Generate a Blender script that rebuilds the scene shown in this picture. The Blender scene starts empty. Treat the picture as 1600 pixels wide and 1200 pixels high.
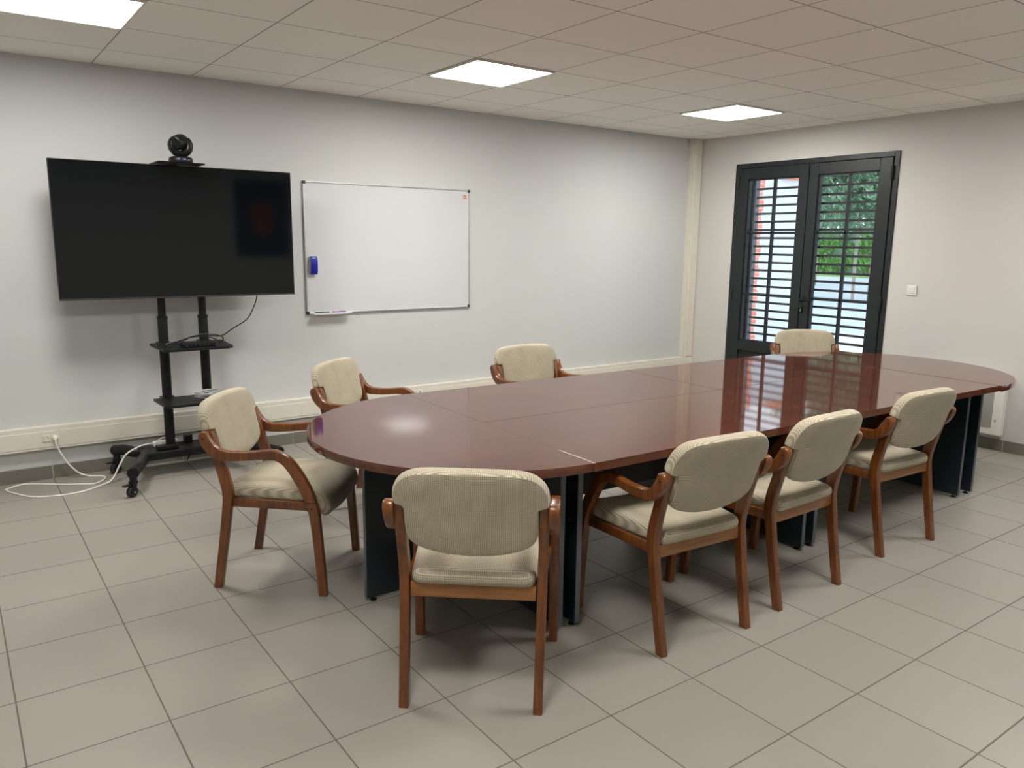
import bpy, bmesh, math, random
from mathutils import Vector, Matrix
random.seed(7)
C = bpy.context.scene.collection
S = bpy.context.scene
PI = math.pi

# ---------------------------------------------------------------- camera
def setup_camera():
    pitch, roll, yaw = -0.1798, 0.0124, 0.6281
    cy, sy = math.cos(yaw), math.sin(yaw)
    f = Vector((math.cos(pitch)*sy, math.cos(pitch)*cy, math.sin(pitch)))
    r = Vector((cy, -sy, 0)); u = r.cross(f)
    c, s = math.cos(roll), math.sin(roll)
    r2 = c*r + s*u; u2 = -s*r + c*u
    m = Matrix(((r2.x, u2.x, -f.x, -6.5603), (r2.y, u2.y, -f.y, -5.7449), (r2.z, u2.z, -f.z, 1.5575), (0, 0, 0, 1)))
    cam = bpy.data.cameras.new('camera'); o = bpy.data.objects.new('camera', cam); C.objects.link(o)
    o.matrix_world = m
    cam.sensor_width = 36; cam.lens = 36*1221.86/1600; cam.clip_start = 0.05; cam.clip_end = 300
    S.camera = o
setup_camera()

# ---------------------------------------------------------------- world, exposure
LAMP = 26.0          # emission of the ceiling panels
SKY = 1.65
w = bpy.data.worlds.new('World'); S.world = w; w.use_nodes = True
bg = w.node_tree.nodes['Background']; bg.inputs[0].default_value = (0.82, 0.91, 1.0, 1); bg.inputs[1].default_value = SKY
S.view_settings.view_transform = 'Standard'; S.view_settings.look = 'None'
S.view_settings.exposure = 0.68; S.view_settings.gamma = 1.0; S.view_settings.use_curve_mapping = False

# ---------------------------------------------------------------- materials
def srgb(r, g, b):
    return tuple(((v/255)/12.92 if v/255 <= .04045 else ((v/255+.055)/1.055)**2.4) for v in (r, g, b)) + (1,)
class NT:
    def __init__(s, m): s.t = m.node_tree; s.n = s.t.nodes; s.l = s.t.links
    def new(s, k, **kw):
        n = s.n.new(k)
        for a, b in kw.items(): setattr(n, a, b)
        return n
    def math(s, op, a, b=None, c=None):
        n = s.n.new('ShaderNodeMath'); n.operation = op
        for i, v in enumerate((a, b, c)):
            if v is None: continue
            if hasattr(v, 'is_linked'): s.l.new(v, n.inputs[i])
            else: n.inputs[i].default_value = v
        return n.outputs[0]
    def mix(s, f, a, b):
        n = s.n.new('ShaderNodeMix'); n.data_type = 'RGBA'
        for i, v in ((0, f), (6, a), (7, b)):
            if hasattr(v, 'is_linked'): s.l.new(v, n.inputs[i])
            else: n.inputs[i].default_value = v
        return n.outputs[2]
    def bump(s, h, st, d):
        n = s.n.new('ShaderNodeBump'); n.inputs['Strength'].default_value = st; n.inputs['Distance'].default_value = d
        s.l.new(h, n.inputs['Height']); s.l.new(n.outputs[0], s.n['Principled BSDF'].inputs['Normal'])
    def set(s, k, v):
        p = s.n['Principled BSDF'].inputs[k]
        if hasattr(v, 'is_linked'): s.l.new(v, p)
        else: p.default_value = v
def mat(name, col, rough=.5, metal=0, var=.06, scale=12, bump=0, coat=0, spec=.5):
    """plain procedural material with a little noise variation"""
    m = bpy.data.materials.new(name); m.use_nodes = True; t = NT(m)
    tc = t.new('ShaderNodeTexCoord'); nz = t.new('ShaderNodeTexNoise'); nz.inputs['Scale'].default_value = scale; nz.inputs['Detail'].default_value = 4
    t.l.new(tc.outputs['Object'], nz.inputs['Vector'])
    a = tuple(max(0, c*(1-var)) for c in col[:3])+(1,); b = tuple(min(1, c*(1+var)) for c in col[:3])+(1,)
    t.set('Base Color', t.mix(nz.outputs[0], a, b)); t.set('Roughness', rough); t.set('Metallic', metal)
    t.set('Coat Weight', coat); t.set('Coat Roughness', .08); t.set('Specular IOR Level', spec)
    if bump: t.bump(nz.outputs[0], 1, bump)
    return m
def grid_mat(name, col, line, x0, y0, step, half, rough, vary, line_rough=.8, depth=.002):
    m = bpy.data.materials.new(name); m.use_nodes = True; t = NT(m)
    g = t.new('ShaderNodeNewGeometry'); sp = t.new('ShaderNodeSeparateXYZ'); t.l.new(g.outputs['Position'], sp.inputs[0])
    u = t.math('DIVIDE', t.math('SUBTRACT', sp.outputs[0], x0), step); v = t.math('DIVIDE', t.math('SUBTRACT', sp.outputs[1], y0), step)
    def ed(q):
        fr = t.math('SUBTRACT', q, t.math('FLOOR', q)); return t.math('MINIMUM', fr, t.math('SUBTRACT', 1.0, fr))
    d = t.math('MINIMUM', ed(u), ed(v))
    k = t.math('SMOOTH_MIN', 1.0, t.math('MAXIMUM', 0.0, t.math('DIVIDE', t.math('SUBTRACT', d, half/step*.75), half/step*.5)), .01)
    cb = t.new('ShaderNodeCombineXYZ'); t.l.new(t.math('FLOOR', u), cb.inputs[0]); t.l.new(t.math('FLOOR', v), cb.inputs[1])
    wn = t.new('ShaderNodeTexWhiteNoise'); t.l.new(cb.outputs[0], wn.inputs['Vector'])
    nz = t.new('ShaderNodeTexNoise'); nz.inputs['Scale'].default_value = 45; nz.inputs['Detail'].default_value = 5; t.l.new(g.outputs['Position'], nz.inputs['Vector'])
    nz2 = t.new('ShaderNodeTexNoise'); nz2.inputs['Scale'].default_value = 2.2; nz2.inputs['Detail'].default_value = 3; t.l.new(g.outputs['Position'], nz2.inputs['Vector'])
    s = t.math('ADD', t.math('MULTIPLY', wn.outputs[0], .45), t.math('ADD', t.math('MULTIPLY', nz.outputs[0], .35), t.math('MULTIPLY', nz2.outputs[0], .35)))
    a = tuple(c*(1-vary) for c in col[:3])+(1,); b = tuple(c*(1+vary) for c in col[:3])+(1,)
    t.set('Base Color', t.mix(k, line, t.mix(s, a, b)))
    t.set('Roughness', t.math('ADD', t.math('MULTIPLY', k, rough-line_rough), line_rough))
    t.bump(t.math('ADD', k, t.math('MULTIPLY', nz.outputs[0], .03)), .6, depth)
    return m
def wall_mat(name, col):
    m = bpy.data.materials.new(name); m.use_nodes = True; t = NT(m)
    g = t.new('ShaderNodeNewGeometry'); mp = t.new('ShaderNodeMapping'); t.l.new(g.outputs['Position'], mp.inputs[0])
    mp.inputs['Scale'].default_value = (60, 60, 260)
    nz = t.new('ShaderNodeTexNoise'); nz.inputs['Scale'].default_value = 1; nz.inputs['Detail'].default_value = 3; t.l.new(mp.outputs[0], nz.inputs['Vector'])
    n2 = t.new('ShaderNodeTexNoise'); n2.inputs['Scale'].default_value = 1.3; t.l.new(g.outputs['Position'], n2.inputs['Vector'])
    a = tuple(c*.97 for c in col[:3])+(1,); b = tuple(min(1, c*1.03) for c in col[:3])+(1,)
    t.set('Base Color', t.mix(n2.outputs[0], a, b)); t.set('Roughness', .75); t.bump(nz.outputs[0], .35, .0012)
    return m
def wood_mat(name, c1, c2, rough, sc, coat=.0, axis='Z'):
    m = bpy.data.materials.new(name); m.use_nodes = True; t = NT(m)
    tc = t.new('ShaderNodeTexCoord'); mp = t.new('ShaderNodeMapping'); t.l.new(tc.outputs['Object'], mp.inputs[0])
    s = {'X': (.06, 1, 1), 'Y': (1, .06, 1), 'Z': (1, 1, .06)}[axis]; mp.inputs['Scale'].default_value = tuple(v*sc for v in s)
    nz = t.new('ShaderNodeTexNoise'); nz.inputs['Scale'].default_value = 1; nz.inputs['Detail'].default_value = 6; nz.inputs['Roughness'].default_value = .65
    t.l.new(mp.outputs[0], nz.inputs['Vector'])
    n2 = t.new('ShaderNodeTexNoise'); n2.inputs['Scale'].default_value = 5; t.l.new(tc.outputs['Object'], n2.inputs['Vector'])
    k = t.math('MINIMUM', 1.0, t.math('MAXIMUM', 0.0, t.math('SUBTRACT', t.math('MULTIPLY', t.math('ADD', nz.outputs[0], t.math('MULTIPLY', n2.outputs[0], .5)), 2.2), 1.1)))
    base = t.mix(k, c1, c2); rg = rough
    t.set('Base Color', base); t.set('Roughness', rg); t.set('Coat Weight', coat); t.set('Coat Roughness', .05); t.set('Specular IOR Level', .62)
    t.bump(nz.outputs[0], .08, .0004)
    return m
def fabric_mat(name, light, dark, k=500.):
    m = bpy.data.materials.new(name); m.use_nodes = True; t = NT(m)
    tc = t.new('ShaderNodeTexCoord'); sp = t.new('ShaderNodeSeparateXYZ'); t.l.new(tc.outputs['Object'], sp.inputs[0])
    yz = t.math('SUBTRACT', sp.outputs[2], sp.outputs[1])
    a = t.math('SINE', t.math('MULTIPLY', t.math('ADD', sp.outputs[0], yz), k)); b = t.math('SINE', t.math('MULTIPLY', t.math('SUBTRACT', sp.outputs[0], yz), k))
    wv = t.math('MULTIPLY', t.math('ADD', t.math('MULTIPLY', a, b), 1.0), .5)
    nz = t.new('ShaderNodeTexNoise'); nz.inputs['Scale'].default_value = 9; nz.inputs['Detail'].default_value = 6; t.l.new(tc.outputs['Object'], nz.inputs['Vector'])
    f = t.math('MINIMUM', 1.0, t.math('MAXIMUM', 0.0, t.math('ADD', t.math('MULTIPLY', wv, .75), t.math('MULTIPLY', nz.outputs[0], .35))))
    t.set('Base Color', t.mix(f, dark, light)); t.set('Roughness', .9); t.set('Specular IOR Level', .15); t.set('Sheen Weight', .15)
    t.bump(wv, .5, .0012)
    return m
def emis(name, col, st):
    m = bpy.data.materials.new(name); m.use_nodes = True; t = NT(m)
    t.set('Base Color', (.8, .8, .8, 1)); t.set('Emission Color', col); t.set('Emission Strength', st); t.set('Roughness', .6)
    return m
def glass_mat(name, tint=(.97, .99, .99, 1)):
    m = bpy.data.materials.new(name); m.use_nodes = True; t = NT(m)
    out = t.n['Material Output']; tr = t.new('ShaderNodeBsdfTransparent'); tr.inputs[0].default_value = tint
    gl = t.new('ShaderNodeBsdfGlossy'); gl.inputs['Roughness'].default_value = .02
    fr = t.new('ShaderNodeFresnel'); fr.inputs[0].default_value = 1.45; mx = t.new('ShaderNodeMixShader')
    t.l.new(fr.outputs[0], mx.inputs[0]); t.l.new(tr.outputs[0], mx.inputs[1]); t.l.new(gl.outputs[0], mx.inputs[2]); t.l.new(mx.outputs[0], out.inputs[0])
    return m
def brick_mat(name):
    m = bpy.data.materials.new(name); m.use_nodes = True; t = NT(m)
    g = t.new('ShaderNodeNewGeometry'); sp = t.new('ShaderNodeSeparateXYZ'); t.l.new(g.outputs['Position'], sp.inputs[0])
    cb = t.new('ShaderNodeCombineXYZ'); t.l.new(sp.outputs[0], cb.inputs[0]); t.l.new(sp.outputs[2], cb.inputs[1])
    b = t.new('ShaderNodeTexBrick'); b.inputs['Scale'].default_value = 1; b.inputs['Brick Width'].default_value = .22; b.inputs['Row Height'].default_value = .065
    b.inputs['Mortar Size'].default_value = .006; b.inputs['Color1'].default_value = srgb(214, 110, 92); b.inputs['Color2'].default_value = srgb(226, 132, 112); b.inputs['Mortar'].default_value = srgb(225, 195, 185)
    t.l.new(cb.outputs[0], b.inputs['Vector']); t.l.new(b.outputs[0], t.n['Principled BSDF'].inputs['Base Color']); t.set('Roughness', .85)
    return m

FX, FY, FS = -6.4935, -1.2012, .4029
M = {}
M['wall'] = wall_mat('wall_paint', (.565, .57, .56, 1))
M['wallb'] = wall_mat('wall_paint_door_side', (.60, .585, .555, 1))
M['ceil'] = grid_mat('ceiling_tiles', (.90, .87, .82, 1), (.30, .27, .24, 1), -6.2741, -.4519, .6, .0035, .9, .03, .8, .002)
M['floor'] = grid_mat('floor_tiles', (.315, .293, .255, 1), (.135, .115, .09, 1), FX, FY, FS, .0026, .33, .06, .8, .0015)
M['skirt'] = mat('skirting_tile', srgb(116, 113, 103), .35, var=.05, scale=6)
M['grout'] = mat('grout', srgb(205, 200, 190), .8)
M['cream'] = mat('cream_plastic', (.69, .66, .57, 1), .4, var=.02, scale=3)
M['white'] = mat('white_plastic', srgb(225, 224, 220), .35, var=.02)
M['whitem'] = mat('white_lacquer', srgb(226, 224, 216), .35, var=.02)
M['hgrille'] = mat('heater_grille', srgb(165, 164, 155), .5, metal=.2, var=.04, scale=200)
M['door'] = mat('anthracite_lacquer', (.017, .021, .0225, 1), .4, var=.05, spec=.35)
M['slate'] = mat('slate_blue_lacquer', (.05, .075, .10, 1), .35, var=.1)
M['doord'] = mat('black_gasket', (.008, .009, .010, 1), .6)
M['black'] = mat('black_plastic', (.007, .0075, .008, 1), .35, var=.1, spec=.3)
M['blackm'] = mat('black_powder_coat', (.008, .009, .010, 1), .42, var=.1, scale=60, spec=.3)
M['rubber'] = mat('rubber', (.02, .02, .02, 1), .7)
M['chrome'] = mat('chrome', (.7, .7, .7, 1), .2, metal=1)
M['alu'] = mat('brushed_aluminium', (.62, .62, .62, 1), .35, metal=.85, var=.04)
M['corner'] = mat('dark_corner_cap', (.03, .028, .026, 1), .5)
M['board'] = mat('whiteboard_enamel', (.615, .625, .635, 1), .10, var=.015, scale=3)
M['screen'] = mat('screen_glass', (.002, .003, .0035, 1), .06, var=.0, spec=.45)
M['chair'] = wood_mat('chair_wood', (.072, .020, .005, 1), (.225, .072, .013, 1), .34, 60, coat=.1)
M['rail'] = wood_mat('rail_wood', (.20, .075, .018, 1), (.38, .16, .04, 1), .36, 60, coat=.15, axis='X')
M['plug'] = mat('dark_dowel', (.03, .010, .005, 1), .5)
M['fabric'] = fabric_mat('beige_weave', (.70, .625, .475, 1), (.12, .10, .06, 1))
M['top'] = wood_mat('mahogany_top', (.066, .018, .010, 1), (.125, .038, .019, 1), .045, 30, coat=.0, axis='X')
M['panel'] = mat('dark_slate_panel', (.012, .019, .025, 1), .35, var=.06)
M['edge'] = mat('grey_edge_band', (.10, .115, .125, 1), .4)
M['modesty'] = mat('dark_brown_panel', (.02, .010, .008, 1), .5)
M['blue'] = mat('blue_plastic', (.005, .014, .30, 1), .3)
M['felt'] = mat('felt', srgb(205, 205, 205), .9)
M['lamp'] = emis('lamp_diffuser', (1.0, .975, .93, 1), LAMP)
M['glass'] = glass_mat('clear_glass')
M['brick'] = brick_mat('red_brick')
M['render'] = mat('white_render', (.60, .63, .65, 1), .85, var=.03, scale=2)
M['rooftile'] = mat('orange_roof_tile', srgb(235, 120, 60), .8, var=.2, scale=8)
M['leaf'] = mat('leaf_green', (.10, .21, .11, 1), .45, var=.8, scale=2.5)
M['leafl'] = mat('hedge_green', (.13, .36, .055, 1), .55, var=.6, scale=1.5)
M['bark'] = mat('bark', srgb(150, 140, 128), .9, var=.3, scale=6, bump=.01)
M['asphalt'] = mat('asphalt', (.40, .46, .53, 1), .85, var=.12, scale=.35)
M['pavement'] = mat('pavement', (.55, .56, .57, 1), .85, var=.06, scale=.7)
M['grass'] = mat('grass', (.22, .38, .10, 1), .9, var=.4, scale=5)
M['cable'] = mat('white_cable', srgb(240, 238, 230), .4)
M['gcable'] = mat('grey_cable', srgb(225, 227, 230), .4)
M['sock'] = mat('socket_cream', (.74, .70, .58, 1), .35)

# ---------------------------------------------------------------- mesh helpers
def link(name, bm, m, parent=None, smooth=False, loc=None):
    me = bpy.data.meshes.new(name); bm.normal_update(); bm.to_mesh(me); bm.free()
    for x in (m if isinstance(m, (list, tuple)) else [m]): me.materials.append(x)
    if smooth:
        me.set_sharp_from_angle(angle=math.radians(40))
        for p in me.polygons: p.use_smooth = len(p.vertices) <= 4
    o = bpy.data.objects.new(name, me); C.objects.link(o)
    if parent is not None: o.parent = parent
    if loc is not None: o.location = loc
    return o
def empty(name, loc=(0, 0, 0), rz=0):
    o = bpy.data.objects.new(name, None); C.objects.link(o); o.location = loc; o.rotation_euler = (0, 0, rz); o.empty_display_size = .1
    return o
def tag(o, label=None, cat=None, group=None, kind=None):
    if label: o['label'] = label
    if cat: o['category'] = cat
    if group: o['group'] = group
    if kind: o['kind'] = kind
    return o
def box(bm, x0, x1, y0, y1, z0, z1, bev=0, mi=0, seg=2):
    t = bmesh.new(); bmesh.ops.create_cube(t, size=1)
    for v in t.verts: v.co = Vector(((x0+x1)/2+v.co.x*(x1-x0), (y0+y1)/2+v.co.y*(y1-y0), (z0+z1)/2+v.co.z*(z1-z0)))
    if bev: bmesh.ops.bevel(t, geom=t.edges[:], offset=bev, segments=seg, profile=.5, affect='EDGES')
    merge(bm, t, mi)
def merge(bm, t, mi=0):
    mp = {}
    for v in t.verts: mp[v] = bm.verts.new(v.co)
    for f in t.faces:
        try: g = bm.faces.new([mp[v] for v in f.verts]); g.material_index = mi if mi else f.material_index
        except ValueError: pass
    t.free()
def xf(bm, mtx):
    bmesh.ops.transform(bm, matrix=mtx, verts=bm.verts[:])
    return bm
def prism(bm, pts, axis, a, b, bev=0, mi=0):
    """closed 2-D outline extruded along axis from a to b; pts are the two other coordinates in xyz order"""
    t = bmesh.new()
    def P(p, q): return Vector({'x': (q, p[0], p[1]), 'y': (p[0], q, p[1]), 'z': (p[0], p[1], q)}[axis])
    v0 = [t.verts.new(P(p, a)) for p in pts]; v1 = [t.verts.new(P(p, b)) for p in pts]; n = len(pts)
    caps = [t.faces.new(v0), t.faces.new(v1[::-1])]
    for i in range(n): t.faces.new([v0[i], v1[i], v1[(i+1) % n], v0[(i+1) % n]])
    bmesh.ops.recalc_face_normals(t, faces=t.faces[:])
    if bev:
        es = list({e for f in caps for e in f.edges})
        bmesh.ops.bevel(t, geom=es, offset=bev, segments=2, profile=.5, affect='EDGES')
    merge(bm, t, mi)
def crom(pts, n=6, closed=False):
    out = []; N = len(pts)
    rng = range(N if closed else N-1)
    for i in rng:
        p = [pts[(i+k) % N] if closed else pts[min(max(i+k, 0), N-1)] for k in (-1, 0, 1, 2)]
        for j in range(n):
            t = j/n
            out.append(tuple(.5*((2*b)+(-a+c)*t+(2*a-5*b+4*c-d)*t*t+(-a+3*b-3*c+d)*t**3) for a, b, c, d in zip(*p)))
    if not closed: out.append(tuple(pts[-1]))
    return out
def tube(bm, pts, r, n=8, mi=0, caps=True):
    pts = [Vector(p) for p in pts]; rings = []
    up = Vector((0, 0, 1)); pt = None; side = None
    for i, p in enumerate(pts):
        d = (pts[min(i+1, len(pts)-1)]-pts[max(i-1, 0)]).normalized()
        if side is None:
            ref = up if abs(d.z) < .9 else Vector((1, 0, 0)); side = d.cross(ref).normalized()
        else:
            side = (side - d*side.dot(d))
            side = side.normalized() if side.length > 1e-6 else d.cross(up).normalized()
        v = d.cross(side); rr = r[i] if isinstance(r, (list, tuple)) else r
        rings.append([bm.verts.new(p+rr*(math.cos(2*PI*k/n)*side+math.sin(2*PI*k/n)*v)) for k in range(n)])
    for a, b in zip(rings, rings[1:]):
        for k in range(n): bm.faces.new([a[k], a[(k+1) % n], b[(k+1) % n], b[k]]).material_index = mi
    if caps:
        bm.faces.new(rings[0][::-1]).material_index = mi; bm.faces.new(rings[-1]).material_index = mi
def lathe(bm, prof, cx=0, cy=0, cz=0, n=24, axis='z', mi=0):
    t = bmesh.new(); rings = []
    for r, h in prof:
        rings.append([t.verts.new((r*math.cos(2*PI*k/n), r*math.sin(2*PI*k/n), h)) for k in range(n)])
    for a, b in zip(rings, rings[1:]):
        for k in range(n): t.faces.new([a[k], a[(k+1) % n], b[(k+1) % n], b[k]])
    t.faces.new(rings[0][::-1]); t.faces.new(rings[-1])
    R = {'z': Matrix(), 'x': Matrix.Rotation(PI/2, 4, 'Y'), 'y': Matrix.Rotation(PI/2, 4, 'X')}[axis]
    xf(t, Matrix.Translation((cx, cy, cz)) @ R); merge(bm, t, mi)
def pad(outline, cen, prof, fmap, bm=None, inner=None):
    """upholstered pad: rings scaled towards cen; prof = [(scale, h)] from the back centre round the edge to the front centre"""
    bm = bm or bmesh.new(); rings = []
    for s, h in prof:
        rings.append([bm.verts.new(fmap(cen[0]+(p[0]-cen[0])*s, cen[1]+(p[1]-cen[1])*s, h)) for p in (inner if inner and s < .965 else outline)])
    n = len(outline)
    for a, b in zip(rings, rings[1:]):
        for k in range(n): bm.faces.new([a[k], a[(k+1) % n], b[(k+1) % n], b[k]])
    bm.faces.new(rings[0][::-1]); bm.faces.new(rings[-1]); bmesh.ops.recalc_face_normals(bm, faces=bm.faces[:])
    return bm
def copy_tree(o, parent=None):
    c = o.copy(); C.objects.link(c)
    if parent is not None: c.parent = parent
    for ch in [x for x in ALL() if x.parent == o]: copy_tree(ch, c)
    return c
def ALL(): return list(C.objects)

# ---------------------------------------------------------------- room shell
XL, XR, YB, H = -8.0, 0.0, -6.9, 2.6262
WT = .17
DOORS = [(-.50, -2.175), (-3.85, -5.525)]
DT = 2.345
bm = bmesh.new(); box(bm, XL-.2, XR+WT, YB-.2, .2, -.12, 0); tag(link('floor', bm, M['floor']), kind='structure')
bm = bmesh.new(); box(bm, XL-.2, XR+WT, YB-.2, .2, H, H+.1); tag(link('ceiling', bm, M['ceil']), kind='structure')
bm = bmesh.new(); box(bm, XL, XR, 0, .2, 0, H); tag(link('wall_back', bm, M['wall']), kind='structure')
bm = bmesh.new(); box(bm, XL-.2, XL, YB-.2, .2, 0, H); tag(link('wall_left', bm, M['wall']), kind='structure')
bm = bmesh.new(); box(bm, XL, XR, YB-.2, YB, 0, H); tag(link('wall_front', bm, M['wall']), kind='structure')
bm = bmesh.new(); ys = [.2]
for a, b in DOORS: ys += [a, b]
ys.append(YB-.2)
for i in range(0, len(ys), 2): box(bm, 0, WT, ys[i+1], ys[i], 0, H)
for a, b in DOORS: box(bm, 0, WT, b, a, DT, H)
tag(link('wall_right', bm, M['wallb']), kind='structure')
# tiled skirting
def skirting(name, pieces):
    bm = bmesh.new()
    for (x0, x1, y0, y1) in pieces: box(bm, x0, x1, y0, y1, 0, .088, .001, seg=1)
    return tag(link(name, bm, M['skirt']), kind='structure')
pcs = []
xs = [XL]+[FX+FS*k for k in range(-3, 16) if FX+FS*k < -.05]+[-.012]
for a, b in zip(xs, xs[1:]): pcs.append((a+.0015, b-.0015, -.012, 0))
skirting('baseboard_back', pcs)
pcs = []
for (a, b) in ((0, -.50), (-2.175, -3.85), (-5.525, YB)):
    cuts = [a]+[FY-FS*k for k in range(-3, 16) if b+.03 < FY-FS*k < a-.03]+[b]
    for p, q in zip(cuts, cuts[1:]): pcs.append((-.012, 0, q+.0015, p-.0015))
skirting('baseboard_right', pcs)
bm = bmesh.new(); box(bm, XL, 0, -.0105, 0, 0, .086); box(bm, -.0105, 0, -3.85, -2.175, 0, .086); tag(link('trim_1', bm, M['grout']), kind='structure')

# cream cable trunking along the back wall and up the corner
bm = bmesh.new()
box(bm, XL, -.002, -.050, 0, .206, .356, .003)
box(bm, XL, -.002, -.053, -.049, .222, .326, .0015, seg=1)
tag(link('trim_2', bm, M['cream']), kind='structure')
bm = bmesh.new()
box(bm, -.155, -.002, -.048, 0, .3565, H-.001, .003)
box(bm, -.118, -.012, -.056, -.046, .358, H-.16, .003, seg=1); box(bm, -.119, -.011, -.0575, -.046, H-.158, H-.002, .002, seg=1)
tag(link('trim_3', bm, M['cream']), kind='structure')

# ---------------------------------------------------------------- glazed double doors
def make_door(n, ya, yb, which):
    root = empty('door_%d' % n, (0, (ya+yb)/2, 0)); tag(root, kind='structure')
    cy = (ya+yb)/2; L = (ya-yb)/2
    # frame, y measured from the door's own centre
    bm = bmesh.new()
    for s in (-1, 1):
        box(bm, -.012, .085, min(s*L, s*(L-.045)), max(s*L, s*(L-.045)), 0, DT, .003, seg=1)
    box(bm, -.012, .085, -L+.045, L-.045, DT-.045, DT, .003, seg=1)
    box(bm, -.012, .085, -L+.045, L-.045, 0.0, .02)
    link('door_frame', bm, M['door'], root)
    for s in (1, -1):
        y_out, y_in = s*(L-.050), s*.004
        lo, hi = min(y_out, y_in), max(y_out, y_in)
        gl = (.10 if s > 0 else .098); gh = L-.16
        g0, g1 = (min(s*gl, s*gh), max(s*gl, s*gh))
        bm = bmesh.new(); zt, zb = 2.192, .60
        box(bm, -.022, .06, lo, g0, .02, DT-.05, .003, seg=1); box(bm, -.022, .06, g1, hi, .02, DT-.05, .003, seg=1)
        box(bm, -.022, .06, g0, g1, zt, DT-.05, .003, seg=1); box(bm, -.022, .06, g0, g1, .50, zb, .003, seg=1); box(bm, -.022, .06, g0, g1, .02, .14, .003, seg=1)
        box(bm, .0, .04, g0, g1, .14, .50)
        for (a, b, c, d) in ((g0, g0+.014, zb, zt), (g1-.014, g1, zb, zt), (g0, g1, zt-.014, zt), (g0, g1, zb, zb+.014)): box(bm, -.008, .03, a, b, c, d, .002, seg=1)
        leaf = link('door_leaf', bm, M['door'], root)
        bm = bmesh.new(); box(bm, .022, .034, g0+.004, g1-.004, zb+.004, zt-.004); link('glass_pane', bm, M['glass'], leaf)
        bm = bmesh.new(); mid = (g0+g1)/2
        box(bm, .012, .042, mid-.013, mid+.013, zb+.002, zt-.002, .002, seg=1)
        for z in (1.672, 1.068): box(bm, .012, .042, g0+.002, g1-.002, z-.011, z+.011, .002, seg=1)
        link('glazing_bar', bm, M['door'], leaf)
        for z in (2.17, 1.07, .25):
            bm = bmesh.new(); lathe(bm, [(.009, -.06), (.011, -.055), (.011, .055), (.009, .06)], -.026, s*(L-.048), z, 12)
            link('hinge', bm, M['doord'], leaf, True)
        if s < 0:
            bm = bmesh.new(); yh = -.030
            bm2 = bm; box(bm, -.031, -.021, yh-.014, yh+.014, 1.03, 1.09, .006)
            tube(bm, [(-.024, yh, 1.06), (-.065, yh, 1.06), (-.072, yh-.012, 1.06), (-.072, yh-.13, 1.052)], [.011, .010, .010, .008], 10)
            link('door_handle', bm, M['black'], leaf, True)
            bm = bmesh.new(); box(bm, -.030, -.021, yh-.012, yh+.012, .925, .99, .006); box(bm, -.034, -.029, yh-.005, yh+.005, .935, .975, .003)
            link('lock_plate', bm, M['black'], leaf); bm = bmesh.new(); box(bm, -.038, -.0335, yh-.004, yh+.004, .945, .968, .002); link('key_cylinder', bm, M['chrome'], leaf)
    # bars outside the glass
    g = empty('door_grille', (.135, cy, 0))
    tag(g, ['dark horizontal bar grille outside the glazed double doors behind the table', 'dark bar grille outside the second double doors nearer the viewer'][n-1], 'grille', None)
    bm = bmesh.new()
    for k in range(26): z = 2.103-.0797*k; box(bm, -.011, .011, -L+.003, L-.003, z-.0105, z+.0105, .002, seg=1)
    link('bar', bm, M['door'], g)
    bm = bmesh.new()
    for y in (-.012, .012): box(bm, -.013, .013, y-.008, y+.008, .03, DT-.02, .002, seg=1)
    link('upright', bm, M['door'], g)
    for q in (-1, 1):
        bm = bmesh.new(); box(bm, -.033, .033, min(q*(L-.003), q*(L-.168)), max(q*(L-.003), q*(L-.168)), .03, DT-.02, .002, seg=1); link('side_post', bm, M['slate'], g)
for i, (a, b) in enumerate(DOORS): make_door(i+1, a, b, i)

# ---------------------------------------------------------------- ceiling lights
XO, YO = -6.2741, -.4519
def make_light(x, y, label):
    r = empty('ceiling_light', (x, y, H)); tag(r, label, 'ceiling light', 'square flush ceiling panels')
    bm = bmesh.new(); e = .2975
    for (a, b, c, d) in ((-e, e, e-.016, e), (-e, e, -e, -e+.016), (-e, -e+.016, -e+.016, e-.016), (e-.016, e, -e+.016, e-.016)): box(bm, a, b, c, d, -.013, -.0005, .0015, seg=1)
    link('light_frame', bm, M['whitem'], r)
    bm = bmesh.new(); box(bm, -e+.0165, e-.0165, -e+.0165, e-.0165, -.010, -.002); link('diffuser', bm, M['lamp'], r)
lights = [(0, 2, 'square LED ceiling panel cut off at top left, nearest the screen'), (4, 2, 'middle square LED ceiling panel above the whiteboard side'),
          (8, 2, 'farthest square LED ceiling panel, towards the glazed doors'),
          (0, 7, 'LED ceiling panel out of frame above the viewer'), (4, 7, 'LED ceiling panel out of frame right of the viewer'), (8, 7, 'LED ceiling panel out of frame near the second doors')]
for i, j, lb in lights: make_light(XO+.6*(i+.5), YO-.6*(j-1+.5), lb)

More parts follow.
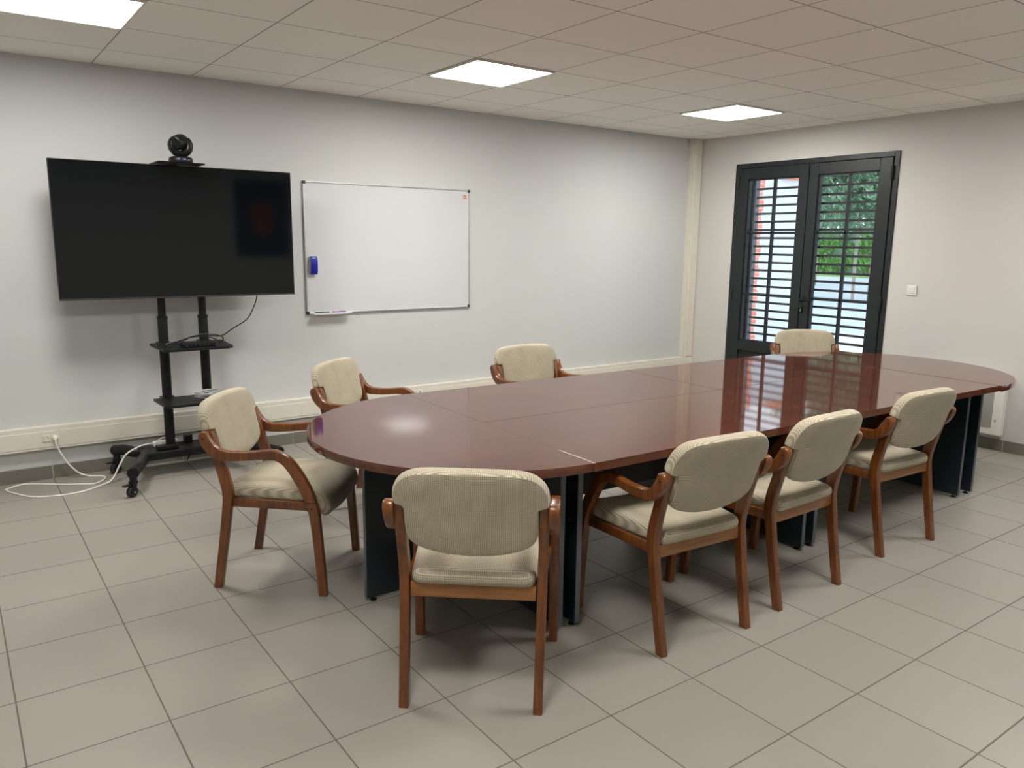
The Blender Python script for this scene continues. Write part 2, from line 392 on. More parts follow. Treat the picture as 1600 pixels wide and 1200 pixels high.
# ---------------------------------------------------------------- chairs
def outline2(top, bot, n=6):
    return crom(top, n)+crom(bot, n)[::-1]
def make_chair():
    r = empty('conference_chair')
    W, D = M['chair'], M['plug']
    for s in (-1, 1):
        # rear leg running up as back post
        path = [(0, 0, .037), (.035, .2, .039), (.064, .385, .042), (.070, .445, .046), (.060, .51, .048), (.036, .6, .045), (.012, .685, .041), (-.001, .728, .036)]
        p2 = crom(path, 4); bm = bmesh.new()
        out = [(y-w_/2, z) for y, z, w_ in p2]+[(p2[-1][0], .736)]+[(y+w_/2, z) for y, z, w_ in p2[::-1]]
        prism(bm, out, 'x', -.0165, .0165, .005)
        for v in bm.verts: v.co.x += s*(.2275+.0095*min(1, v.co.z/.73))
        link('leg', bm, W, r, True)
        # bentwood arm, and the front leg below it
        top = crom([(.006, .733), (.022, .700), (.048, .668), (.091, .651), (.188, .651), (.285, .662), (.335, .652), (.375, .625), (.415, .575), (.445, .525), (.470, .470), (.482, .43)], 5)
        bot = crom([(-.030, .702), (-.018, .672), (.012, .634), (.060, .610), (.142, .609), (.27, .620), (.318, .611), (.350, .585), (.385, .53), (.414, .475), (.433, .43)], 5)
        bm = bmesh.new(); prism(bm, [(-.031, .716), (-.026, .728), (-.014, .7345)]+top+bot[::-1], 'x', s*.268-.018, s*.268+.018, .006)
        arm = link('armrest', bm, W, r, True)
        bm = bmesh.new(); lathe(bm, [(.0055, 0), (.0055, .002)], 0, 0, 0, 12, 'x'); xf(bm, Matrix.Translation((s*.2855 if s > 0 else -.2875, -.008, .705)))
        link('dowel_cap', bm, D, arm)
        bm = bmesh.new()
        t2 = crom([(.482, .4295), (.492, .38), (.502, .25), (.517, 0)], 4); b2 = crom([(.433, .4295), (.446, .38), (.461, .25), (.479, 0)], 4)
        prism(bm, t2+b2[::-1], 'x', s*.266-.018, s*.266+.018, .006)
        leg = link('leg', bm, W, r, True)
        bm = bmesh.new(); lathe(bm, [(.005, 0), (.005, .002)], 0, 0, 0, 12, 'x'); xf(bm, Matrix.Translation((s*.2835 if s > 0 else -.2855, .462, .405)))
        link('dowel_cap', bm, D, leg)
        # side rail
        bm = bmesh.new(); box(bm, -.011, .011, .075, .455, .385, .425, .003)
        for v in bm.verts: v.co.x += s*(.222+.026*(v.co.y-.075)/.38)
        link('side_rail', bm, W, r, True)
    bm = bmesh.new(); box(bm, -.213, .213, .055, .080, .372, .424, .003); link('rear_rail', bm, M['rail'], r, True)
    bm = bmesh.new(); box(bm, -.235, .235, .425, .450, .372, .424, .003); link('front_rail', bm, W, r, True)
    # seat: trapezoid with a waterfall front
    half = [(0, .040), (.10, .040), (.185, .042), (.205, .055), (.212, .09), (.222, .20), (.236, .34), (.243, .42), (.243, .50), (.240, .56), (.225, .588), (.17, .597), (.08, .600)]
    ol = crom(half+[(0, .600)], 3)[:-1]; ol = ol+[(-x, y) for x, y in ol[::-1]][:-1] if False else ol
    right = crom(half+[(0, .600)], 3); ol = right+[(-x, y) for x, y in right[::-1][1:-1]]
    prof = [(.02, -.012), (.4, -.012), (.8, -.012), (.93, -.012), (.97, -.009), (.995, 0), (1.0, .010), (1.0, .020), (.985, .032), (.955, .040), (.90, .046), (.82, .050), (.7, .052), (.55, .053), (.4, .053), (.25, .053), (.1, .053), (.02, .053)]
    R0, L0 = .050, .440
    def fm(x, y, h):
        base = .432
        dip = .010*min(1, (x/.2)**2)*min(1, max(0, (y-.1)/.15))*(1 if h > .01 else 0) - .006*(1-min(1, (x/.16)**2))*math.exp(-((y-.22)/.13)**2)*(1 if h > .01 else 0)
        if y <= L0: return Vector((x, y, base+h+dip))
        a = (y-L0)/R0*.62; R = R0+h*.0
        a2 = min(a, 1.25); ex = (y-L0)-a2*R0/.62
        rad = R0/.62*.62+h
        # bend about a point below the surface
        cz = base-R0*.9
        yy = L0+(R0*.9+h)*math.sin(a2); zz = cz+(R0*.9+h)*math.cos(a2)
        if ex > 0: yy += ex*math.cos(a2); zz -= ex*math.sin(a2)
        return Vector((x, yy, zz+dip))
    link('seat', pad(ol, (0, .34), prof, fm), M['fabric'], r, True)
    # backrest
    hb = [(0, .548), (.08, .552), (.15, .566), (.19, .583), (.213, .608), (.219, .65), (.219, .70), (.219, .722), (.223, .730), (.248, .733), (.254, .742), (.254, .762), (.249, .786), (.235, .812), (.208, .834), (.165, .847), (.09, .852)]
    right = crom(hb+[(0, .853)], 3); ol = right+[(-x, y) for x, y in right[::-1][1:-1]]
    hb2 = [(0, .548), (.08, .552), (.15, .566), (.19, .583), (.213, .608), (.222, .65), (.226, .69), (.229, .712), (.230, .722), (.233, .732), (.236, .742), (.237, .763), (.233, .787), (.222, .811), (.198, .832), (.158, .846), (.09, .852)]
    right = crom(hb2+[(0, .853)], 3); ol2 = right+[(-x, y) for x, y in right[::-1][1:-1]]
    def post(z):
        return .036+(z-.6)*(-.285) if z < .8 else .036+.2*(-.285)-(z-.8)*.2
    def fb(x, z, h):
        up = min(1, max(0, (z-.66)/.14)); up = up*up*(3-2*up)
        y = post(z)-.002 - .022*(1-(x/.25)**2) + h
        return Vector((x, y, z+h*.28))
    prof = [(.02, -.024), (.3, -.024), (.6, -.024), (.85, -.024), (.94, -.024), (.975, -.0225), (.992, -.017), (1.0, -.008), (1.0, .001), (.995, .010), (.975, .019), (.94, .026), (.88, .031), (.8, .034), (.6, .037), (.4, .038), (.2, .038), (.02, .038)]
    link('backrest', pad(ol, (0, .71), prof, fb, None, ol2), M['fabric'], r, True)
    return r
CH = [(-5.524, -2.100, -40.2, 'beige armchair left of the table, turned side-on beside the screen stand'),
      (-5.247, -3.721, 49.9, 'beige armchair nearest the viewer, back turned, at the rounded table end'),
      (-4.228, -3.865, 85.3, 'beige armchair on the near long side, closest of the three in a row there'),
      (-3.527, -3.862, 90.5, 'middle of the three beige armchairs along the near long side of the table'),
      (-2.585, -3.814, 86.4, 'beige armchair on the near long side, farthest right of the three in a row'),
      (-4.700, -1.430, -52.0, 'beige armchair behind the table, below the whiteboard corner, left of the other one there'),
      (-3.309, -1.441, -92.0, 'beige armchair behind the table, facing the viewer, right of the whiteboard'),
      (-.671, -1.863, 233.9, 'beige armchair at the far table end in front of the glazed doors')]
proto = make_chair()
for i, (x, y, a, lb) in enumerate(CH):
    o = proto if i == 0 else copy_tree(proto)
    o.location = (x, y, 0); o.rotation_euler = (0, 0, math.radians(a-90)); tag(o, lb, 'chair', 'beige armchairs around the conference table')

# ---------------------------------------------------------------- modular conference table
TA = math.radians(-1.6); TO = Vector((-4.605, -2.835, 0)); DL = 1.590; RAD = .787
def tp(u, v): return (TO.x+u*math.cos(TA)-v*math.sin(TA), TO.y+u*math.sin(TA)+v*math.cos(TA), 0)
ZT, ZB = .740, .705
def panel(root, x0, x1, y0, y1, name='leg_panel'):
    bm = bmesh.new(); box(bm, x0, x1, y0, y1, .018, ZB-.001, .002, seg=1)
    # edge banding on the narrow faces
    for f in bm.faces:
        n = f.normal if f.normal.length else Vector((0, 0, 1))
        f.normal_update(); n = f.normal
        if (x1-x0) < (y1-y0) and abs(n.y) > .9: f.material_index = 1
        if (x1-x0) > (y1-y0) and abs(n.x) > .9: f.material_index = 1
    p = link(name, bm, [M['panel'], M['edge']], root)
    for e in (0, 1):
        bm = bmesh.new()
        cx, cy = ((x0+x1)/2, (y0+.035, y1-.035)[e]) if (x1-x0) < (y1-y0) else ((x0+.035, x1-.035)[e], (y0+y1)/2)
        lathe(bm, [(.014, 0), (.016, .003), (.016, .007), (.005, .010), (.005, .019)], cx, cy, 0, 12)
        link('foot_glide', bm, M['black'], p, True)
def desk(u, side, label, dz=0, gap=.001):
    o = empty('table_section', tp(u, 0), TA); tag(o, label, 'table', 'sections of the mahogany conference table')
    y0, y1 = (gap, RAD) if side > 0 else (-RAD, -gap)
    bm = bmesh.new(); box(bm, .0006, DL-.0006, y0, y1, ZB+dz, ZT+dz, .0010 if gap > .0005 else .0006); link('tabletop', bm, M['top'], o)
    a, b = (.10, RAD-.135) if side > 0 else (-RAD+.135, -.10)
    panel(o, .033, .061, a, b); panel(o, DL-.061, DL-.033, a, b)
    bm = bmesh.new(); ym = side*.16; box(bm, .062, DL-.062, ym-.009, ym+.009, .36, ZB-.001); link('modesty_panel', bm, M['modesty'], o)
def half_disc(u, side, label, m, dv=0, rad=RAD):
    c = tp(u, dv); o = empty('table_section', c, TA); tag(o, label, 'table', 'sections of the mahogany conference table')
    pts = [(side*(rad*math.sin(PI*k/64)+.0007), rad*math.cos(PI*k/64)) for k in range(65)]
    bm = bmesh.new(); prism(bm, pts, 'z', ZB, ZT, .0012); link('tabletop', bm, m, o, True)
    if side < 0:
        panel(o, -.050, -.022, -.645, .645); panel(o, -.585, -.051, -.014+.03, .014+.03)
    else:
        panel(o, .088, .116, -.645, .645); panel(o, .117, .585, -.014, .014)
half_disc(0, -1, 'rounded left end of the mahogany table, nearest the screen stand', M['top'])
desk(0, 1, 'far left rectangular section of the mahogany table, whiteboard side', -.0004, .0001)
desk(0, -1, 'near left rectangular section of the mahogany table, in front of two chairs', -.0009, .0001)
desk(DL, 1, 'far right rectangular section of the mahogany table', 0)
desk(DL, -1, 'near right rectangular section of the mahogany table beside the third chair', -.0012)
half_disc(2*DL, 1, 'rounded right end of the mahogany table beside the wall heater', M['top'], -.012, .795)

# ---------------------------------------------------------------- television, stand, video camera
tv = empty('television', (-5.274, -.33, 1.175)); tag(tv, 'large black flat screen television on the wheeled stand', 'television')
bm = bmesh.new(); box(bm, -.7265, .7265, -.018, .018, 0, .832, .004); link('screen_housing', bm, M['black'], tv)
bm = bmesh.new(); box(bm, -.7215, .7215, -.0205, -.0175, .014, .827, .001, seg=1); link('screen', bm, M['screen'], tv)
bm = bmesh.new(); box(bm, -.7265, .7265, -.0215, -.017, 0, .011, .001, seg=1); box(bm, -.03, .03, -.0225, -.0165, -.004, .004); link('bottom_bezel', bm, mat('grey_bezel', (.06, .06, .065, 1), .35, metal=.6), tv)
bm = bmesh.new(); box(bm, -.45, .45, .018, .045, .10, .62, .012); link('rear_cover', bm, M['black'], tv)

st = empty('screen_stand', (-5.285, -.27, 0)); tag(st, 'black wheeled stand with two shelves carrying the television', 'stand')
PX = (-.128, .128)
for px in PX:
    bm = bmesh.new(); tube(bm, [(px, .02, .165), (px, .02, 1.045)], .031, 20); p = link('pole', bm, M['blackm'], st, True)
    bm = bmesh.new(); tube(bm, [(px, .02, 1.04), (px, .02, 1.90)], .0245, 20); link('inner_tube', bm, M['blackm'], p, True)
    bm = bmesh.new(); lathe(bm, [(.031, 0), (.034, .002), (.034, .018), (.031, .020)], px, .02, 1.030, 20); link('collar', bm, M['black'], p, True)
bm = bmesh.new()
for z in (1.38, 1.78): box(bm, -.30, .30, -.014, -.005, z-.03, z+.03, .002, seg=1)
for xx in (-.2, .2): box(bm, xx-.02, xx+.02, -.0155, -.0135, 1.30, 1.86, .0005, seg=1)
link('screen_bracket', bm, M['blackm'], st)
for z, y0, y1 in ((.873, -.40, -.03), (.508, -.33, -.03)):
    bm = bmesh.new(); prism(bm, [(-.225, y1), (-.215, y0+.03), (-.19, y0), (.17, y0), (.205, y0+.03), (.228, y1)], 'z', z-.009, z+.009, .003); s_ = link('shelf', bm, M['blackm'], st)
    for px in PX:
        bm = bmesh.new(); box(bm, px-.042, px+.042, -.03, .058, z-.02, z+.008, .004); link('shelf_clamp', bm, M['black'], s_)
bm = bmesh.new(); prism(bm, [(-.315, -.09), (.315, -.09), (.33, -.05), (.33, .10), (.315, .13), (-.315, .13), (-.33, .10), (-.33, -.05)], 'z', .115, .170, .008); link('base_beam', bm, M['blackm'], st)
def spin(bm, x, y, a): xf(bm, Matrix.Translation((x, y, 0)) @ Matrix.Rotation(a, 4, 'Z') @ Matrix.Translation((-x, -y, 0)))
for sx in (-1, 1):
    for sy, (ex, ey) in ((-1, (.447, -.43)), (1, (.440, .155))):
        ang = math.radians({(-1, -1): -62, (-1, 1): -70, (1, -1): -40, (1, 1): -75}[(sx, sy)]); bm = bmesh.new()
        pts = crom([(sx*.29, sy*.05+.02, .142), (sx*.345, ey*.42+.01, .150), (sx*(ex-.05), ey*.80, .160), (sx*(ex-.008), ey*.98, .158), (sx*(ex+.004), ey+sy*.03, .154)], 4)
        tube(bm, pts, [.036]*(len(pts)-1)+[.033], 16); tube(bm, [(sx*ex, ey, .15), (sx*ex, ey, .099)], [.024, .022], 14); lg = link('leg', bm, M['blackm'], st, True)
        bm = bmesh.new(); lathe(bm, [(.0, -.011), (.030, -.014), (.0345, -.010), (.0345, .010), (.030, .014), (0.0, .011)][1:-1], sx*ex, ey-.014, .035, 20, 'x'); spin(bm, sx*ex, ey, ang); wl = link('wheel', bm, M['rubber'], lg, True)
        bm = bmesh.new()
        for d in (-.018, .018): prism(bm, [(ey-.034, .030), (ey-.008, .024), (ey+.012, .088), (ey-.016, .094)], 'x', sx*ex+d-.0025, sx*ex+d+.0025)
        box(bm, sx*ex-.0205, sx*ex+.0205, ey-.022, ey+.018, .086, .100, .003)
        box(bm, sx*ex-.014, sx*ex+.014, ey-.072, ey-.02, .078, .086, .002)
        spin(bm, sx*ex, ey, ang); link('caster_fork', bm, M['black'], lg)
        bm = bmesh.new(); lathe(bm, [(.005, -.0235), (.005, .0235)], sx*ex, ey-.014, .035, 10, 'x'); spin(bm, sx*ex, ey, ang); link('axle', bm, M['chrome'], lg, True)
# shelf for the video camera, on top
bm = bmesh.new(); box(bm, -.140, .140, -.20, .03, 2.011, 2.020, .002, seg=1); box(bm, -.140, .140, -.20, -.192, 2.009, 2.020, .001, seg=1)
box(bm, -.03, .03, .03, .036, 1.86, 2.020); box(bm, -.03, .03, .022, .036, 1.82, 1.88)
link('camera_shelf', bm, M['blackm'], st)

vc = empty('video_camera', (-5.268, -.385, 2.0205)); tag(vc, 'black conference video camera standing above the television', 'camera')
bm = bmesh.new(); lathe(bm, [(.071, 0), (.073, .004), (.072, .022), (.066, .033), (.055, .037)], 0, 0, 0, 32)
bs = link('camera_base', bm, M['black'], vc, True)
bm = bmesh.new(); box(bm, -.017, .021, -.0745, -.060, .006, .030, .002); link('badge_panel', bm, mat('dark_blue_plate', (.010, .010, .05, 1), .3), bs)
bm = bmesh.new(); box(bm, -.006, .012, -.0755, -.0744, .017, .021); link('badge', bm, M['white'], bs)
bm = bmesh.new(); rings = []
N = 40
for i in range(N+1):
    a = math.radians(128+(405-128)*i/N); R = .058-.008*i/N; th = .010+.010*math.sin(PI*min(1, i/N))**.7+.022*max(0, (i/N-.35))
    dpt = .030+.006*math.sin(PI*i/N)
    cxy = (R*math.cos(a)*1.0, R*math.sin(a)*.98)
    ring = []
    for k in range(12):
        b = 2*PI*k/12; rr = th*math.cos(b); dd = dpt*math.sin(b)
        ring.append(bm.verts.new(((R+rr)*math.cos(a), dd, .108+(R+rr)*math.sin(a)*.98)))
    rings.append(ring)
for a, b in zip(rings, rings[1:]):
    for k in range(12): bm.faces.new([a[k], a[(k+1) % 12], b[(k+1) % 12], b[k]])
bm.faces.new(rings[0][::-1]); bm.faces.new(rings[-1])
link('yoke', bm, M['black'], vc, True)
bm = bmesh.new(); ax = Vector((-.62, -.75, -.22)).normalized(); c0 = Vector((.004, .012, .130))
tube(bm, [c0+ax*t for t in (-.052, -.044, -.025, 0, .03, .055, .066, .069)], [.016, .034, .046, .048, .046, .042, .038, .030], 24)
hd = link('camera_head', bm, M['black'], vc, True)
bm = bmesh.new(); tube(bm, [c0+ax*.0695, c0+ax*.073], [.024, .020], 20); link('lens', bm, M['screen'], hd, True)
vc.rotation_euler = (0, 0, 0)

# things on the stand
o = empty('receiver_box', (-5.287, -.62, .8825)); tag(o, 'small black box with holes on the upper shelf of the stand', 'box')
bm = bmesh.new(); box(bm, -.10, .10, -.03, .06, 0, .026, .004); b_ = link('casing', bm, M['black'], o)
bm = bmesh.new()
for k in range(6): lathe(bm, [(.003, 0), (.003, .0012)], -.075+.026*k, 0, 0, 8, 'y'); 
for v in bm.verts: v.co.y -= .0305; v.co.z += .014
link('socket_holes', bm, M['chrome'], b_)
def cable(name, pts, r, m, label, n=8, k=6, cat='cable'):
    bm = bmesh.new(); tube(bm, crom(pts, k), r, n); return tag(link(name, bm, m, None, True), label, cat)
cable('screen_cable', [(-4.812, -.335, 1.172), (-4.833, -.34, 1.11), (-4.90, -.38, 1.02), (-5.01, -.42, .965), (-5.10, -.46, .925), (-5.20, -.50, .935), (-5.32, -.53, .932), (-5.42, -.56, .900), (-5.46, -.57, .889), (-5.40, -.57, .900), (-5.30, -.545, .940), (-5.20, -.55, .930), (-5.13, -.52, .899), (-5.11, -.49, .889), (-5.10, -.50, .915), (-5.15, -.53, .940), (-5.24, -.50, .945), (-5.36, -.48, .915), (-5.45, -.47, .889)], .0038, M['black'], 'black cable hanging from the television and coiled on the upper shelf')
pts = []
for k in range(64):
    a = k*.785; rr = 1+.30*math.sin(k*1.7+.3*math.sin(k))
    pts.append((-5.205+.064*rr*math.cos(a), -.44+.070*rr*math.sin(a), .5225+.0006*k+.007*math.sin(k*2.1)**2))
cable('coiled_cable', pts, .0024, M['gcable'], 'grey network cable coiled on the lower shelf of the stand', 6, 5)
o = empty('power_adapter', (-5.44, -.30, .170)); tag(o, 'black power brick lying on the base of the stand', 'power adapter')
bm = bmesh.new(); box(bm, -.075, .060, -.028, .028, 0, .030, .006); link('casing', bm, M['black'], o)
bm = bmesh.new(); tube(bm, crom([(.061, 0, .012), (.10, -.02, .02), (.14, -.05, .006), (.12, -.062, -.05), (.10, -.064, -.08), (.13, -.064, -.02)], 5), .003, 6); link('cord', bm, M['black'], o, True)
tag(link('black_box', (lambda b: (box(b, -5.31, -5.258, -.20, -.148, .170, .222, .004), b)[1])(bmesh.new()), M['black']), 'small black cube on the stand base beside the pole', 'box')
o = empty('power_strip', (-5.462, -.19, .170)); tag(o, 'white power strip on the left end of the stand base', 'power strip')
bm = bmesh.new(); box(bm, -.05, .05, -.022, .022, 0, .032, .005); link('casing', bm, M['white'], o)
bm = bmesh.new()
for k in (-1, 1): lathe(bm, [(.017, 0), (.017, .0012), (.012, .0012)], k*.022, 0, .032, 16)
link('outlet', bm, M['sock'], o)
bm = bmesh.new(); tube(bm, crom([(.03, -.0225, .02), (.06, -.06, .03), (.09, -.07, .045), (.05, -.075, .06), (0.0, -.04, .06), (-.04, -.0225, .025)], 5), .003, 6); link('cord', bm, M['cable'], o, True)
cable('mains_cable', [(-6.066, -.078, .272), (-6.062, -.082, .235), (-6.04, -.075, .17), (-6.00, -.070, .09), (-5.95, -.075, .03), (-5.894, -.102, .006), (-5.832, -.144, .005), (-5.815, -.206, .005), (-5.886, -.300, .005), (-5.97, -.26, .005), (-6.056, -.215, .005), (-6.186, -.115, .005), (-6.268, -.075, .005), (-6.341, -.115, .005), (-6.361, -.163, .005), (-6.303, -.292, .005), (-6.228, -.400, .005), (-6.096, -.445, .005), (-5.974, -.431, .005), (-5.846, -.35, .006), (-5.79, -.33, .03), (-5.745, -.31, .10), (-5.70, -.31, .17), (-5.62, -.29, .205), (-5.56, -.25, .205), (-5.513, -.19, .19)], .0052, M['cable'], 'white power cable looping over the floor from the wall socket to the stand', 8, 7)
cable('thin_cable', [(-5.19, -.40, .499), (-5.18, -.36, .44), (-5.15, -.34, .38), (-5.12, -.33, .31), (-5.12, -.31, .22), (-5.11, -.28, .174)], .0022, M['black'], 'thin dark cable dropping from the lower shelf to the stand base', 6, 6)

# ---------------------------------------------------------------- wall things
wb = empty('whiteboard', (-3.600, -.002, 1.490)); tag(wb, 'white magnetic whiteboard with aluminium frame on the wall beside the television', 'whiteboard')
HW, HH = .735, .494
bm = bmesh.new(); box(bm, -HW+.008, HW-.008, -.012, .0, -HH+.008, HH-.008); link('board', bm, M['board'], wb)
bm = bmesh.new()
for (a, b, c, d) in ((-HW+.01, HW-.01, HH-.011, HH), (-HW+.01, HW-.01, -HH, -HH+.011)): box(bm, a, b, -.019, .0, c, d, .003)
for (a, b) in ((-HW, -HW+.012), (HW-.012, HW)): box(bm, a, b, -.019, 0, -HH+.01, HH-.01, .003)
link('frame', bm, M['alu'], wb)
for sx in (-1, 1):
    for sz in (-1, 1): bm = bmesh.new(); box(bm, min(sx*(HW+.002), sx*(HW-.022)), max(sx*(HW+.002), sx*(HW-.022)), -.022, 0, min(sz*(HH+.002), sz*(HH-.022)), max(sz*(HH+.002), sz*(HH-.022)), .006); link('corner_cap', bm, M['corner'], wb)
bm = bmesh.new(); box(bm, -HW+.04, -HW+.345, -.068, -.0195, -HH-.003, -HH+.001, .001, seg=1); box(bm, -HW+.04, -HW+.345, -.070, -.067, -HH-.003, -HH+.010, .001, seg=1); link('pen_tray', bm, M['whitem'], wb)
TZ = 1.490-HH+.001
def marker(x, y, col, label, cap=None):
    m = mat('marker_'+label[:5].strip(), col, .35); o = empty('marker_pen', (x, y, TZ+.0085)); tag(o, label, 'marker pen', 'pens on the whiteboard tray')
    bm = bmesh.new(); tube(bm, [(-.055, 0, 0), (-.052, 0, 0), (.015, 0, 0)], [.006, .008, .008], 12); link('barrel', bm, m if cap else M['white'], o, True)
    bm = bmesh.new(); tube(bm, [(.0155, 0, 0), (.055, 0, 0), (.060, 0, 0)], [.0085, .0085, .007], 12); link('cap', bm, cap or m, o, True)
marker(-4.225, -.045, (.01, .05, .03, 1), 'dark green marker pen at the left of the whiteboard tray', mat('green_cap', (.01, .07, .04, 1), .3))
marker(-4.10, -.034, (.7, .10, .05, 1), 'red marker pen on the whiteboard tray, behind the purple one')
marker(-4.095, -.056, (.10, .03, .35, 1), 'purple marker pen in the middle of the whiteboard tray', mat('purple_cap', (.08, .05, .5, 1), .3))
marker(-4.16, -.0245, (.01, .01, .01, 1), 'white marker pen with black cap at the back of the tray')
er = empty('board_eraser', (-4.280, -.0145, 1.365)); tag(er, 'blue curved eraser stuck to the left edge of the whiteboard', 'eraser')
bm = bmesh.new(); arc = [(-.0335-.022*math.cos(a)+.022*math.cos(1.2), 0) for a in (0,)]
front = [(-.012-.028*math.cos(t*1.15)/1.0, .068*math.sin(t*PI/2*1.0)) for t in [k/8 for k in range(-8, 9)]]
prism(bm, [(y, z) for y, z in front]+[(y+.009, z) for y, z in front[::-1]], 'x', -.025, .030, .002); link('grip', bm, M['blue'], er, True)
bm = bmesh.new(); prism(bm, [(y+.0095, z*.97) for y, z in front]+[(0, .066), (0, -.066)], 'x', -.024, .024); link('felt_pad', bm, M['felt'], er)
mg = empty('round_magnet', (-2.917, -.0142, 1.925)); tag(mg, 'round pink and brown sticker at the top right of the whiteboard', 'sticker')
bm = bmesh.new(); lathe(bm, [(.024, 0), (.024, .002)], 0, 0, 0, 24, 'y'); link('disc', bm, mat('pale_pink', srgb(225, 195, 185), .5), mg)
bm = bmesh.new()
for a in range(5): box(bm, -.014+.006*a, -.010+.006*a, -.0028, -.0018, .004, .016-.002*(a % 2)); 
for a in range(4): box(bm, -.010+.006*a, -.006+.006*a, -.0028, -.0018, -.012, -.002-.002*(a % 2))
link('print', bm, mat('brown_print', srgb(150, 80, 65), .6), mg)

def socket(x, z, label, plug=False):
    o = empty('wall_socket', (x, -.053, z)); tag(o, label, 'socket')
    bm = bmesh.new(); box(bm, -.0225, .0225, -.004, .0, -.0225, .0225, .002); b = link('plate', bm, M['sock'], o)
    bm = bmesh.new(); lathe(bm, [(.0195, .0), (.0195, .0022), (.017, .0022), (.0165, .0006)], 0, 0, 0, 24, 'y')
    for v in bm.verts: v.co.y -= .0062 - 0
    link('outlet', bm, M['sock'], o, True)
    bm = bmesh.new(); 
    for dx in (-.009, .009): lathe(bm, [(.0025, 0), (.0025, .0006)], dx, -.0062, 0, 8, 'y')
    tube(bm, [(0, -.0055, .010), (0, -.014, .010)], .0022, 8); link('pin', bm, M['chrome'], o)
    return o
socket(-6.115, .279, 'left socket of the pair on the trunking, unused')
socket(-6.066, .279, 'right socket of the pair on the trunking, with the plug in it')
socket(-3.72, .270, 'left of two sockets on the trunking just above the table edge')
socket(-3.671, .270, 'right of two sockets on the trunking just above the table edge')
socket(-1.195, .270, 'left of two far sockets on the trunking near the corner')
socket(-1.146, .270, 'right of two far sockets on the trunking near the corner')
o = empty('data_socket', (-3.385, -.053, .303)); tag(o, 'small white data socket on the trunking between the two rear chairs', 'socket')
bm = bmesh.new(); box(bm, -.0225, .0225, -.004, 0, -.0225, .0225, .002); link('plate', bm, M['white'], o)
bm = bmesh.new(); box(bm, -.008, .008, -.006, -.0035, -.010, .012, .001, seg=1); link('port', bm, M['hgrille'], o)
o = empty('mains_plug', (-6.066, -.0606, .279)); tag(o, 'white mains plug in the trunking socket, left of the stand', 'plug')
bm = bmesh.new(); lathe(bm, [(.0165, 0), (.0175, .003), (.016, .016), (.010, .022)], 0, 0, 0, 20, 'y'); link('plug_body', bm, M['cable'], o, True)

o = empty('light_switch', (-.0005, -2.383, 1.200)); tag(o, 'square white light switch on the wall right of the doors', 'light switch')
bm = bmesh.new(); box(bm, -.010, 0, -.041, .041, -.041, .041, .004); link('plate', bm, M['white'], o)
bm = bmesh.new(); box(bm, -.0145, -.0095, -.024, .024, -.024, .024, .003); link('rocker', bm, M['whitem'], o)
ht = empty('wall_heater', (-.001, -2.93, .13)); tag(ht, 'white panel heater with grey grille on the right wall', 'heater')
bm = bmesh.new(); box(bm, -.085, -.02, -.285, .285, 0, .475, .006); hb_ = link('casing', bm, M['whitem'], ht)
bm = bmesh.new(); box(bm, -.02, 0, -.22, .22, .05, .42); link('wall_bracket', bm, M['whitem'], ht)
bm = bmesh.new(); box(bm, -.0875, -.084, -.215, .215, .055, .40, .001, seg=1)
link('front_grille', bm, M['hgrille'], ht)
bm = bmesh.new(); box(bm, -.0862, -.0845, -.245, -.235, .10, .125); link('indicator', bm, M['hgrille'], ht)

# picture on the wall behind the viewer, seen mirrored in the television
po = empty('framed_poster', (-2.57, YB+.001, 1.85)); tag(po, 'dark blue framed poster with a red shape, mirrored in the television screen', 'poster')
bm = bmesh.new(); box(bm, -.40, .40, 0, .02, -.56, .56, .003); link('frame', bm, M['black'], po)
bm = bmesh.new(); box(bm, -.375, .375, .0195, .022, -.535, .535); link('print', bm, mat('poster_blue', (.008, .035, .11, 1), .5, var=.3, scale=2), po)
bm = bmesh.new(); ol = [(.17*math.cos(a)*(1+.25*math.sin(3*a)), .30*math.sin(a)*(1+.12*math.cos(2*a))) for a in [2*PI*k/40 for k in range(40)]]
prism(bm, ol, 'y', .0215, .0235); link('red_shape', bm, mat('poster_red', (.42, .05, .02, 1), .5, var=.3, scale=6), po)

# ---------------------------------------------------------------- outside
GZ = -.11
bm = bmesh.new(); box(bm, WT, 120, -60, 90, GZ-.05, GZ); tag(link('ground', bm, M['asphalt']), kind='structure')
bm = bmesh.new(); box(bm, WT, 7.5, -12, 12, GZ, GZ+.012); tag(link('path', bm, M['pavement']), kind='structure')
xw = empty('building_wing', (5.2, 3.0, GZ)); tag(xw, 'white rendered building wing with red brick corner seen through the left door', 'building')
bm = bmesh.new(); box(bm, -.76, .68, -.5, 3.0, 0, 2.76); link('wall', bm, M['render'], xw)
bm = bmesh.new()
for k in range(15):
    wq = .19 if k % 2 == 0 else .13
    box(bm, -.93, -.93+wq, -.52, -.2, k*.185, (k+1)*.185-.004)
link('brick_quoin', bm, M['brick'], xw)
bm = bmesh.new(); box(bm, -.30, .69, -.56, 3.0, 2.761, 2.825)
link('roof', bm, M['rooftile'], xw)
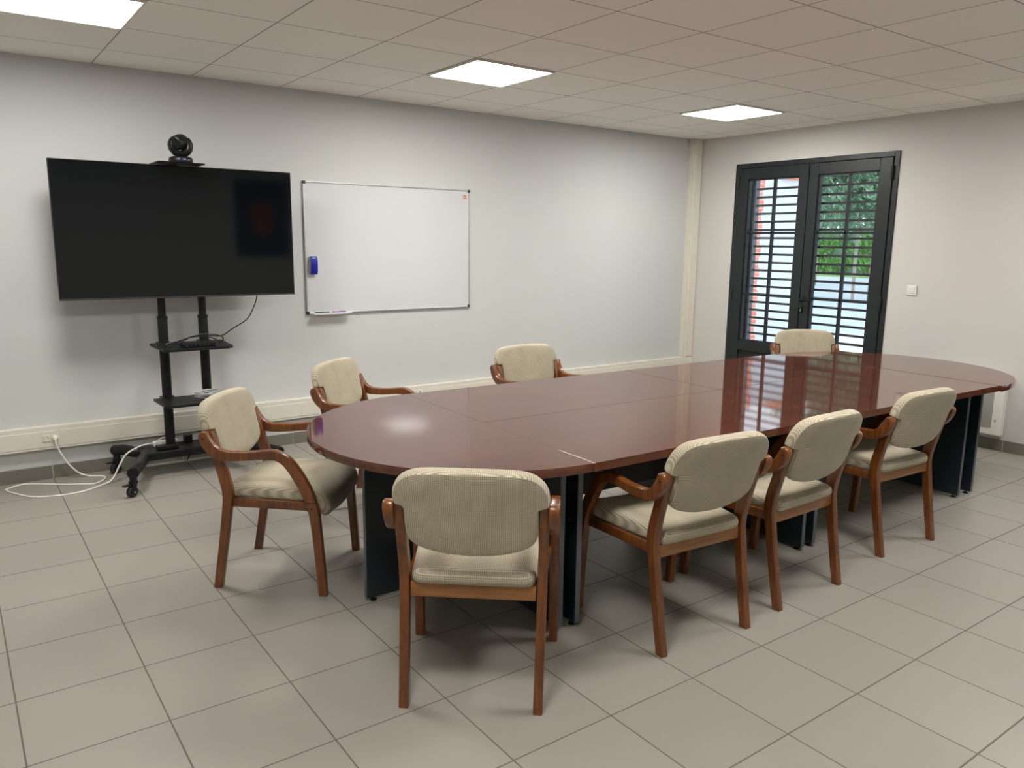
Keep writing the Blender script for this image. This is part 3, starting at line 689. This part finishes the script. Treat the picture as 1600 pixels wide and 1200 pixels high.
def leaves(bm, c, r, n, size):
    for _ in range(n):
        while True:
            p = Vector((random.uniform(-1, 1), random.uniform(-1, 1), random.uniform(-1, 1)))
            if .25 < p.length < 1: break
        p = Vector((c[0]+p.x*r[0], c[1]+p.y*r[1], c[2]+p.z*r[2]))
        d = Vector((random.gauss(0, 1), random.gauss(0, 1), random.gauss(0, 1))).normalized(); e = d.orthogonal().normalized(); f_ = d.cross(e)
        s = size*random.uniform(.6, 1.3)
        bm.faces.new([bm.verts.new(p+e*s), bm.verts.new(p+f_*s*.45), bm.verts.new(p-e*s), bm.verts.new(p-f_*s*.45)])
def tree(x, y, h, r, label, lean=0., tr=.09):
    o = empty('street_tree', (x, y, GZ)); tag(o, label, 'tree', 'trees across the yard')
    bm = bmesh.new(); tube(bm, crom([(0, 0, 0), (lean*.3, .02, h*.25), (lean, 0, h*.5), (lean*1.3, .1, h*.8)], 4), [tr]*4+[tr*.9]*4+[tr*.8]*4+[tr*.5], 10)
    for k in range(6):
        a = k*1.05; tube(bm, [(lean, 0, h*.45+.15*k), (lean+math.cos(a)*r*.4, math.sin(a)*r*.4, h*.6+.1*k), (lean+math.cos(a)*r*.75, math.sin(a)*r*.75, h*.62+.12*k)], [.06, .04, .02], 6)
    link('trunk', bm, M['bark'], o, True)
    bm = bmesh.new()
    for k in range(26):
        a = random.uniform(0, 2*PI); q = r*random.uniform(.1, .85)
        leaves(bm, (math.cos(a)*q, math.sin(a)*q, h*random.uniform(.33, .95)), (r*.38, r*.38, h*.11), 420, .085)
    link('foliage', bm, M['leaf'], o)
tree(17.2, 7.75, 7.0, 2.6, 'right-hand street tree seen through the right glazed door', .25)
tree(16.2, 7.75, 6.6, 1.7, 'slim street tree left of the thicker trunk behind the doors', .08, .05)
tree(24.0, 14.2, 7.5, 2.8, 'farther tree in front of the hedge, left in the right glazed door')
tree(30.5, 12.4, 7.5, 2.5, 'farther tree at the right edge of the door view')
hg = empty('hedge', (36, 19, GZ)); tag(hg, 'bright green hedge along the far side of the road', 'hedge')
bm = bmesh.new(); box(bm, -.4, .4, -14, 14, 0, 2.3, .2); link('hedge_core', bm, M['leaf'], hg)
bm = bmesh.new()
for k in range(300): leaves(bm, (random.uniform(-.8, -.2), random.uniform(-14, 14), random.uniform(.30, 2.5)), (.5, .9, .40), 130, .12)
link('foliage', bm, M['leafl'], hg)
bm = bmesh.new(); box(bm, 33.2, 34.4, -2, 40, GZ, GZ+.05); tag(link('grass_verge', bm, M['grass']), 'narrow strip of grass at the foot of the hedge', 'grass')
